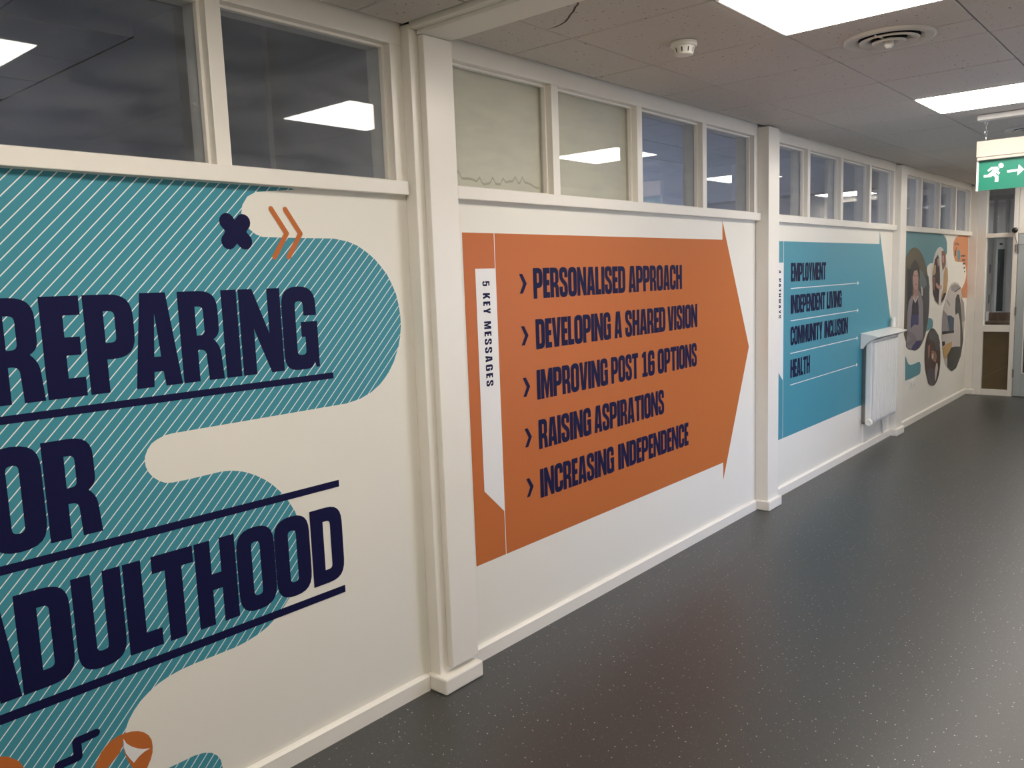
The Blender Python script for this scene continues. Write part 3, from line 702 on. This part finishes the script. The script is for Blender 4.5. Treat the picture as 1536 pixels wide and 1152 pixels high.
lettering('ADULTHOOD', 0,0,0.577,0.846, X0+0.0006, m1, spans=[(0.533,0.669),(0.673,0.805),(0.813,0.945),(0.951,1.049),(1.033,1.160),(1.165,1.299),(1.303,1.439),(1.440,1.577),(1.583,1.715)])
for z0,z1,y in ((1.289,1.310,1.720),(0.907,0.931,1.714),(0.522,0.548,1.712)):
    flat('underline', [[(0.40,z0),(y,z0),(y,z1),(0.40,z1)]], X0+0.0006, NAVY, m1)
# cross motif: four lobes
cx,cz_=1.389,1.7815; pts=[]
lob=[(0.030,0.0325),(-0.031,0.034),(-0.029,-0.0315),(0.032,-0.032)]
for i,(dx,dz) in enumerate(lob):
    a0=math.atan2(dz,dx)
    for k in range(9):
        a=a0+math.radians(-100+200*k/8); pts.append((cx+dx*0.90+0.0255*math.cos(a), cz_+dz*0.90+0.0255*math.sin(a)))
    a1=a0+math.pi/4; pts.append((cx+0.036*math.cos(a1), cz_+0.036*math.sin(a1)))
flat('cross_motif', [pts], X0+0.0009, NAVY, m1)
def stroke(name, path, wd, m, x, parent):
    """thick round-ended line through path"""
    P=[Vector(p) for p in path]; v=[]; f=[]; h=wd/2; polys=[]
    for a,b in zip(P[:-1],P[1:]):
        d=(b-a).normalized(); n=Vector((-d.y,d.x))*h
        ang=math.atan2(d.y,d.x); loop=[]
        for k in range(9): t=ang-math.pi/2+math.pi*k/8; loop.append((b.x+h*math.cos(t), b.y+h*math.sin(t)))
        for k in range(9): t=ang+math.pi/2+math.pi*k/8; loop.append((a.x+h*math.cos(t), a.y+h*math.sin(t)))
        polys.append(loop)
    return flat(name, polys, x, m, parent, step=True)
for dy in (0,0.053):
    o=stroke('chevron', [(1.519+dy,1.856),(1.571+dy,1.780),(1.520+dy,1.705)], 0.0175, ORANGE, X0+0.0009, m1)
stroke('step_line', [(0.836,0.396),(0.785,0.395),(0.785,0.350),(0.735,0.350),(0.735,0.305),(0.685,0.305)], 0.023, NAVY, X0+0.0009, m1)
flat('loop_motif', [[(0.824,0.297),(0.832,0.316),(0.845,0.334),(0.86,0.347),(0.877,0.356),(0.895,0.3595),(0.914,0.359),(0.933,0.355),(0.95,0.348),(0.966,0.337),(0.979,0.321),(0.986,0.303),(0.987,0.283),(0.985,0.265),(0.978,0.247),(0.965,0.226),(0.94,0.205),(0.90,0.19),(0.86,0.195),(0.835,0.22),(0.822,0.26)],
  ], X0+0.0009, ORANGE, m1)
flat('loop_inlay', [[(0.907,0.346),(0.903,0.325),(0.893,0.308),(0.875,0.294),(0.855,0.282),(0.856,0.25),(0.875,0.225),(0.91,0.22),(0.925,0.245),(0.913,0.275),(0.905,0.31)]], X0+0.0012, TEALS, m1)
flat('loop_highlight', [[(0.907,0.346),(0.914,0.328),(0.926,0.313),(0.942,0.299),(0.958,0.289),(0.979,0.281),(0.962,0.279),(0.945,0.272),(0.929,0.260),(0.92,0.277),(0.910,0.298),(0.906,0.318)]], X0+0.0015, WHITEV, m1)
flat('orange_motif', [[(0.54,0.455),(0.59,0.447),(0.62,0.433),(0.643,0.409),(0.653,0.384),(0.655,0.355),(0.64,0.32),(0.60,0.30),(0.54,0.31)]], X0+0.0009, ORANGE, m1)
fix(m1)

# ---- 2 orange arrow ; 3 teal arrow
def side_text(words, y0, y1, x, parent):
    """bold spaced capitals reading down the wall; words = (text, z top, z bottom)"""
    for text, zt, zb in words:
        wid=[GL[c][0]*(1.25 if c not in 'MWI' else 1.15)+0.02 for c in text]; gap=0.26
        k=(zt-zb)/(sum(wid)+gap*(len(text)-1)); z=zt; polys=[]
        for c,wd in zip(text,wid):
            polys.append([[(y0+(y1-y0)*pz, z-wd*k*px/GL[c][0]) for px,pz in rpoly(L)] for L in GL[c][1]])
            z-=(wd+gap)*k
        flat('lettering', polys, x, NAVY, parent)
def chevmark(y, z, parent):
    flat('chevron', [[(y,z+0.0425),(y+0.022,z+0.0425),(y+0.050,z),(y+0.022,z-0.0425),(y,z-0.0425),(y+0.026,z)]], X0+0.0012, NAVY, parent)
m2 = root('wall_mural', 'orange arrow mural listing five key messages', 'mural', 3.7, 1.1)
ob = flat('arrow_panel', [[(2.3905,0.412),(4.672,0.412),(4.672,0.300),(5.046,1.113),(4.672,1.915),(4.672,1.799),(2.3905,1.799)]], X0, ORANGE, m2)
flat('divider_line', [[(2.5795,0.412),(2.5835,0.412),(2.5835,1.799),(2.5795,1.799)]], X0+0.0006, WHITEV, m2)
flat('side_strip', [[(2.458,1.654),(2.458,0.722),(2.5795,0.607),(2.5795,1.654)]], X0+0.0009, WHITEV, m2)
SEAM = mat('seam_line', (0.40,0.13,0.045), 0.5)  # tone of the joint line across the arrow panel
flat('panel_seam', [[(2.3905,1.0385),(4.99,1.0385),(4.99,1.0398),(2.3905,1.0398)]], X0+0.0004, SEAM, m2)
side_text((('5',1.602,1.582),('KEY',1.553,1.467),('MESSAGES',1.436,1.163)), 2.498, 2.541, X0+0.0012, m2)
for words, z in (((('PERSONALISED',2.831,3.578),('APPROACH',3.610,4.166)),1.517),
                 ((('DEVELOPING',2.837,3.437),('A',3.470,3.538),('SHARED',3.570,3.976),('VISION',4.001,4.343)),1.290),
                 ((('IMPROVING',2.833,3.402),('POST',3.432,3.688),('16',3.725,3.856),('OPTIONS',3.888,4.334)),1.062),
                 ((('RAISING',2.834,3.247),('ASPIRATIONS',3.274,3.950)),0.834),
                 ((('INCREASING',2.834,3.441),('INDEPENDENCE',3.480,4.225)),0.606)):
    polys=[]
    for t,a,b in words:
        o=lettering(t,a,b,z,z+0.135,X0+0.0012,m2,gap=0.028)
    chevmark(2.735, z+0.068, m2)
fix(m2)
m3 = root('wall_mural', 'teal arrow mural listing four pathways behind the radiator', 'mural', 6.7, 1.1)
flat('arrow_panel', [[(5.42,0.406),(7.74,0.406),(7.74,0.300),(8.118,1.11),(7.74,1.917),(7.74,1.80),(5.42,1.80)]], X0, TEAL, m3)
flat('divider_line', [[(5.602,0.406),(5.607,0.406),(5.607,1.80),(5.602,1.80)]], X0+0.0006, WHITEV, m3)
flat('side_strip', [[(5.475,1.654),(5.475,0.93),(5.602,0.825),(5.602,1.654)]], X0+0.0009, WHITEV, m3)
side_text((('4',1.602,1.580),('PATHWAYS',1.545,1.268)), 5.515, 5.560, X0+0.0012, m3)
for words, z in (((('EMPLOYMENT',5.738,6.424),),1.517),((('INDEPENDENT',5.736,6.415),('LIVING',6.452,6.785)),1.289),
                 ((('COMMUNITY',5.735,6.362),('INCLUSION',6.405,6.942)),1.0625),((('HEALTH',5.738,6.110),),0.825)):
    for t,a,b in words: lettering(t,a,b,z,z+0.133,X0+0.0012,m3,gap=0.028)
for z in (1.4695,1.2395,1.0045,0.7755):
    flat('arrow_line', [[(5.733,z-0.003),(7.165,z-0.003),(7.165,z-0.019),(7.203,z),(7.165,z+0.019),(7.165,z+0.003),(5.733,z+0.003)]], X0+0.0012, WHITEV, m3)
fix(m3)

# ---- 4 collage
CM = {}
def cm(k):
    # printed photo colours
    T={'grey':(0.30,0.27,0.255),'skinshade':(0.36,0.20,0.165),'teal':(0.10,0.27,0.31),'orange':(0.62,0.25,0.11),'dark':(0.07,0.05,0.06),'olive':(0.115,0.095,0.055),'cargrey':(0.065,0.066,0.066),'black':(0.02,0.02,0.022),
       'glass':(0.12,0.16,0.16),'hair':(0.045,0.03,0.03),'skin':(0.46,0.27,0.225),'hoodie':(0.25,0.22,0.235),'hoodie2':(0.19,0.165,0.175),'navy':(0.035,0.03,0.05),'apron':(0.05,0.045,0.14),
       'lips':(0.38,0.16,0.14),'white':(0.62,0.60,0.57),'tan':(0.48,0.30,0.14),'auburn':(0.22,0.10,0.06),'white2':(0.52,0.47,0.43),'black2':(0.05,0.05,0.045),'blue':(0.045,0.075,0.12),
       'tan2':(0.50,0.31,0.13),'brown':(0.085,0.055,0.045),'slate':(0.10,0.095,0.095),'slate2':(0.10,0.085,0.10),'skin2':(0.30,0.15,0.10)}
    if k not in CM: CM[k]=mat('print_'+k, T[k], 0.42, 0.3)
    return CM[k]
COLLAGE = {
 'print': [
  ('teal', [(8.53,1.934),(9.842,1.929),(9.989,1.916),(10.095,1.884),(10.149,1.828),(10.165,1.73),(10.097,1.684),(9.877,1.634),(9.576,1.617),(9.452,1.613),(9.362,1.589),(9.336,1.547),(9.388,1.442),(9.207,1.247),(8.534,1.275)]),
  ('orange', [(11.165,1.936),(10.693,1.928),(10.535,1.896),(10.444,1.842),(10.437,1.766),(10.477,1.683),(10.546,1.63),(10.659,1.62),(10.917,1.616),(11.04,1.589),(11.101,1.545),(11.125,1.47),(11.116,1.443),(11.058,1.376),(10.959,1.323),(10.859,1.289),(10.925,1.194),(11.195,1.183)]),
  ('teal', [(9.348,1.045),(9.513,1.038),(9.61,1.018),(9.646,0.988),(9.645,0.932),(9.59,0.917),(9.302,0.898)]),
  ('teal', [(8.626,0.715),(8.664,0.691),(8.704,0.65),(8.752,0.619),(8.827,0.604),(8.959,0.601),(9.093,0.606),(9.162,0.602),(9.205,0.562),(9.202,0.497),(9.174,0.475),(9.106,0.469),(8.877,0.463),(8.647,0.463)]),
  ('dark', [(10.714,1.809),(10.705,1.821),(10.682,1.831),(10.648,1.838),(10.609,1.841),(10.569,1.839),(10.534,1.833),(10.508,1.824),(10.496,1.813),(10.53,1.811),(10.539,1.819),(10.556,1.825),(10.58,1.829),(10.607,1.83),(10.634,1.828),(10.657,1.824),(10.673,1.817),(10.679,1.809)]),
  ('dark', [(10.665,1.812),(10.655,1.816),(10.642,1.82),(10.625,1.822),(10.607,1.823),(10.589,1.822),(10.573,1.819),(10.56,1.816),(10.552,1.811),(10.576,1.808),(10.581,1.811),(10.588,1.813),(10.597,1.815),(10.608,1.815),(10.618,1.815),(10.628,1.814),(10.636,1.812),(10.642,1.809)]),
  ('dark', [(10.562,1.784),(10.624,1.787),(10.626,1.772),(10.576,1.772)]),
  ('dark', [(10.509,1.719),(10.552,1.766),(10.59,1.76),(10.562,1.689),(10.513,1.689)]),
  ('teal', [(10.63,1.743),(10.69,1.767),(10.756,1.749),(10.783,1.683),(10.747,1.628),(10.697,1.623),(10.652,1.671)]),
  ('dark', [(10.827,1.698),(11.038,1.7),(11.04,1.681),(10.83,1.679)]),
  ('dark', [(10.873,1.649),(11.045,1.651),(11.047,1.632),(10.876,1.631)]),
  ('dark', [(10.919,1.606),(11.051,1.607),(11.054,1.589),(10.921,1.587)]),
  ('dark', [(10.965,1.556),(11.053,1.558),(11.056,1.539),(10.968,1.538)]),
  ('dark', [(11.006,1.513),(11.054,1.514),(11.057,1.496),(11.009,1.494)]),
 ],
 'o1': [
  ('olive', [(9.468,1.24),(9.47,1.155),(9.457,1.072),(9.43,0.995),(9.389,0.924),(9.336,0.863),(9.272,0.812),(9.2,0.774),(9.121,0.748),(9.038,0.736),(8.952,0.737),(8.867,0.751),(8.784,0.778),(8.705,0.816),(8.632,0.864),(8.566,0.921),(8.51,0.985),(8.463,1.056),(8.428,1.13),(8.404,1.207),(8.391,1.285),(8.391,1.362),(8.403,1.437),(8.426,1.508),(8.461,1.573),(8.506,1.631),(8.562,1.681),(8.625,1.722),(8.697,1.752),(8.774,1.771),(8.855,1.777),(8.939,1.771),(9.023,1.753),(9.106,1.722),(9.185,1.679),(9.258,1.625),(9.323,1.561),(9.378,1.489),(9.421,1.41),(9.452,1.326)]),
  ('cargrey', [(8.595,1.588),(8.74,1.571),(9.097,1.566),(9.261,1.5),(9.404,1.481),(9.457,1.368),(9.454,1.204),(9.412,1.019),(9.303,0.888),(9.134,0.792),(8.945,0.749),(8.757,0.766),(8.645,0.807)]),
  ('black', [(8.623,1.572),(8.741,1.561),(8.778,1.457),(8.801,1.3),(8.697,1.238),(8.654,1.219)]),
  ('glass', [(9.058,1.567),(9.179,1.528),(9.263,1.473),(9.306,1.444),(9.352,1.393),(9.158,1.34),(9.076,1.385),(9.047,1.486)]),
  ('hair', [(8.737,1.601),(8.879,1.657),(8.956,1.635),(9.037,1.583),(9.064,1.509),(9.069,1.45),(9.047,1.486),(9.018,1.387),(8.848,1.392),(8.784,1.491),(8.748,1.484)]),
  ('skin', [(8.852,1.544),(8.964,1.552),(9.011,1.499),(9.021,1.451),(9.018,1.487),(9.017,1.392),(8.965,1.347),(9.028,1.286),(8.938,1.227),(8.83,1.284),(8.871,1.345),(8.828,1.408),(8.802,1.491),(8.812,1.483)]),
  ('hoodie', [(8.8,1.306),(8.696,1.248),(8.656,1.137),(8.652,0.936),(8.645,0.807),(8.794,0.768),(9.134,0.792),(9.246,0.853),(9.255,0.962),(9.238,1.03),(9.21,1.215),(9.122,1.304),(9.021,1.355),(8.999,1.282),(8.938,1.227),(8.859,1.272)]),
  ('navy', [(8.845,1.262),(8.923,1.223),(9.011,1.261),(9.046,1.19),(9.065,1.094),(8.8,1.109),(8.81,1.202)]),
  ('apron', [(8.791,1.109),(9.056,1.094),(9.06,0.993),(8.902,1.006),(8.775,0.975),(8.777,1.058)]),
  ('lips', [(8.883,1.417),(8.977,1.417),(8.969,1.401),(8.903,1.401)]),
  ('skinshade', [(8.832,1.403),(8.888,1.365),(8.964,1.352),(9.017,1.395),(9.016,1.308),(8.933,1.285),(8.839,1.325)]),
  ('white2', [(8.848,1.293),(8.918,1.238),(8.972,1.273),(8.998,1.293),(9.028,1.284),(8.924,1.22),(8.831,1.279)]),
  ('white2', [(9.115,1.379),(9.144,1.383),(9.188,1.339),(9.184,1.28),(9.143,1.293)]),
  ('hair', [(8.847,1.5),(8.894,1.499),(8.895,1.492),(8.848,1.493)]),
  ('hair', [(8.945,1.498),(8.988,1.498),(8.989,1.49),(8.945,1.491)]),
  ('hoodie2', [(8.649,0.971),(8.931,0.904),(9.013,0.839),(8.808,0.819),(8.736,0.804),(8.66,0.836),(8.803,0.866),(8.653,0.925)]),
  ('apron', [(8.994,0.835),(9.169,0.827),(9.115,0.777),(8.945,0.744),(8.813,0.761),(8.865,0.798)]),
 ],
 'o2': [
  ('white', [(10.234,1.463),(10.236,1.406),(10.226,1.351),(10.206,1.299),(10.176,1.254),(10.137,1.215),(10.09,1.184),(10.037,1.162),(9.979,1.151),(9.919,1.148),(9.859,1.156),(9.8,1.173),(9.744,1.199),(9.693,1.233),(9.648,1.274),(9.61,1.32),(9.58,1.37),(9.56,1.423),(9.549,1.477),(9.548,1.531),(9.557,1.582),(9.576,1.631),(9.603,1.675),(9.639,1.713),(9.683,1.744),(9.732,1.767),(9.787,1.781),(9.845,1.787),(9.904,1.782),(9.964,1.768),(10.022,1.745),(10.076,1.713),(10.124,1.673),(10.165,1.627),(10.198,1.575),(10.221,1.52)]),
  ('hair', [(9.636,1.653),(9.759,1.707),(9.831,1.651),(9.862,1.573),(9.879,1.43),(9.884,1.389),(9.854,1.26),(9.843,1.164),(9.706,1.215),(9.613,1.286),(9.563,1.453),(9.587,1.521)]),
  ('tan', [(9.601,1.587),(9.685,1.597),(9.694,1.519),(9.654,1.487),(9.591,1.488)]),
  ('skin', [(9.742,1.663),(9.808,1.663),(9.82,1.596),(9.774,1.574)]),
  ('auburn', [(9.909,1.741),(10.043,1.753),(10.096,1.696),(10.108,1.593),(9.979,1.526),(9.922,1.628)]),
  ('skin', [(9.937,1.69),(10.016,1.696),(10.024,1.628),(9.97,1.605)]),
  ('tan', [(10.087,1.581),(10.196,1.54),(10.223,1.422),(10.222,1.427),(10.169,1.289),(10.063,1.211),(9.953,1.182),(9.945,1.251),(10.026,1.328),(10.029,1.491)]),
  ('hair', [(10.054,1.281),(10.17,1.277),(10.063,1.206),(9.965,1.175),(9.96,1.216)]),
  ('skin', [(9.697,1.394),(9.75,1.404),(9.82,1.369),(9.952,1.376),(9.946,1.331),(9.846,1.328),(9.734,1.354)]),
  ('white', [(9.809,1.685),(9.911,1.69),(9.957,1.428),(9.879,1.43)]),
  ('auburn', [(9.56,1.475),(9.657,1.462),(9.686,1.395),(9.651,1.323),(9.597,1.331)]),
 ],
 'o3': [
  ('white2', [(10.54,1.392),(10.396,1.375),(10.282,1.326),(10.154,1.219),(10.053,1.102),(10.022,0.982),(10.028,0.835),(10.033,0.793),(10.07,0.673),(10.143,0.548),(10.273,0.449),(10.401,0.384),(10.528,0.352),(10.653,0.351),(10.802,0.385),(10.97,0.494),(11.057,0.638),(11.109,0.837),(11.119,0.915),(11.047,1.083),(10.92,1.225),(10.855,1.32),(10.719,1.372)]),
  ('black2', [(10.685,1.246),(10.616,1.2),(10.608,1.068),(10.642,1.005),(10.766,1.023),(10.857,0.931),(10.905,0.771),(10.927,0.611),(10.666,0.634),(10.491,0.637),(10.306,0.569),(10.324,0.423),(10.528,0.352),(10.753,0.365),(10.97,0.494),(11.077,0.681),(10.963,0.925),(10.883,1.115),(10.789,1.236)]),
  ('grey', [(10.375,1.346),(10.568,1.371),(10.774,1.341),(10.828,1.321),(10.53,1.282),(10.406,1.298)]),
  ('grey', [(10.179,1.207),(10.239,1.198),(10.366,1.14),(10.356,1.116),(10.256,1.156)]),
  ('grey', [(10.87,1.209),(11.039,1.133),(11.125,0.915),(10.967,0.893),(10.918,1.052)]),
  ('white2', [(10.728,1.025),(10.811,0.983),(10.875,0.893),(10.905,0.771),(10.645,0.79),(10.654,0.913)]),
  ('black', [(10.542,1.281),(10.841,1.323),(10.856,1.311),(10.557,1.269)]),
  ('blue', [(10.249,1.021),(10.418,1.012),(10.571,0.973),(10.568,0.809),(10.345,0.825)]),
  ('hoodie', [(10.054,1.096),(10.248,1.027),(10.32,0.839),(10.036,0.859)]),
  ('black', [(10.032,0.857),(10.59,0.829),(10.581,0.8),(10.052,0.821)]),
  ('tan2', [(10.07,0.673),(10.242,0.694),(10.494,0.709),(10.502,0.648),(10.306,0.569),(10.263,0.525),(10.155,0.547)]),
  ('black', [(10.051,0.739),(10.167,0.736),(10.172,0.694),(10.069,0.685)]),
 ],
 'o4': [
  ('brown', [(10.004,0.572),(10.006,0.515),(9.996,0.462),(9.976,0.412),(9.947,0.369),(9.908,0.334),(9.862,0.307),(9.81,0.289),(9.754,0.282),(9.696,0.284),(9.637,0.296),(9.58,0.317),(9.525,0.347),(9.476,0.384),(9.432,0.428),(9.395,0.476),(9.367,0.528),(9.347,0.581),(9.337,0.636),(9.336,0.689),(9.345,0.74),(9.363,0.786),(9.39,0.828),(9.425,0.863),(9.468,0.891),(9.517,0.91),(9.57,0.92),(9.626,0.921),(9.684,0.912),(9.743,0.894),(9.799,0.867),(9.851,0.831),(9.898,0.788),(9.938,0.739),(9.97,0.686),(9.992,0.629)]),
  ('slate', [(9.487,0.891),(9.72,0.902),(9.882,0.828),(9.96,0.741),(9.948,0.649),(9.811,0.672),(9.713,0.772),(9.517,0.81)]),
  ('skin2', [(9.462,0.737),(9.543,0.758),(9.536,0.629),(9.476,0.601)]),
  ('skin2', [(9.615,0.684),(9.769,0.653),(9.841,0.601),(9.805,0.529),(9.648,0.573),(9.6,0.623)]),
  ('white2', [(9.63,0.643),(9.695,0.637),(9.7,0.591),(9.625,0.587)]),
  ('slate2', [(9.451,0.447),(9.551,0.493),(9.768,0.469),(9.803,0.35),(9.722,0.296),(9.614,0.298),(9.504,0.34)]),
  ('white2', [(9.817,0.522),(9.873,0.516),(9.903,0.455),(9.836,0.352),(9.796,0.316),(9.772,0.434)]),
 ],
}

m4 = root('wall_mural', 'photo collage mural of ovals on teal and orange shapes at the far end', 'mural', 9.8, 1.1)
LBL={'print':('print_shape',None),'o1':('photo_oval','photo of a person in a grey hoodie with folded arms beside a car'),'o2':('photo_oval','photo of two long-haired people facing each other'),
     'o3':('photo_oval','tall rounded photo of white shapes with a dark seat'),'o4':('photo_oval','small dark oval photo')}
for i,k in enumerate(('print','o4','o3','o2','o1')):
    items=COLLAGE[k]
    if k=='print':
        for c_,p in items: flat('print_shape',[p],X0+0.0004+(0.0004 if c_=='dark' else 0)+(0.0008 if c_=='teal' and p[0][0]>10.3 else 0),cm(c_),m4)
        continue
    names=[]; 
    for c_,p in items:
        if c_ not in names: names.append(c_)
    o=flat('photo_oval',[p for c_,p in items],X0+0.002,None,m4,mats=[cm(n) for n in names],idx=[names.index(c_) for c_,p in items])
    o['label']=LBL[k][1]
fix(m4)
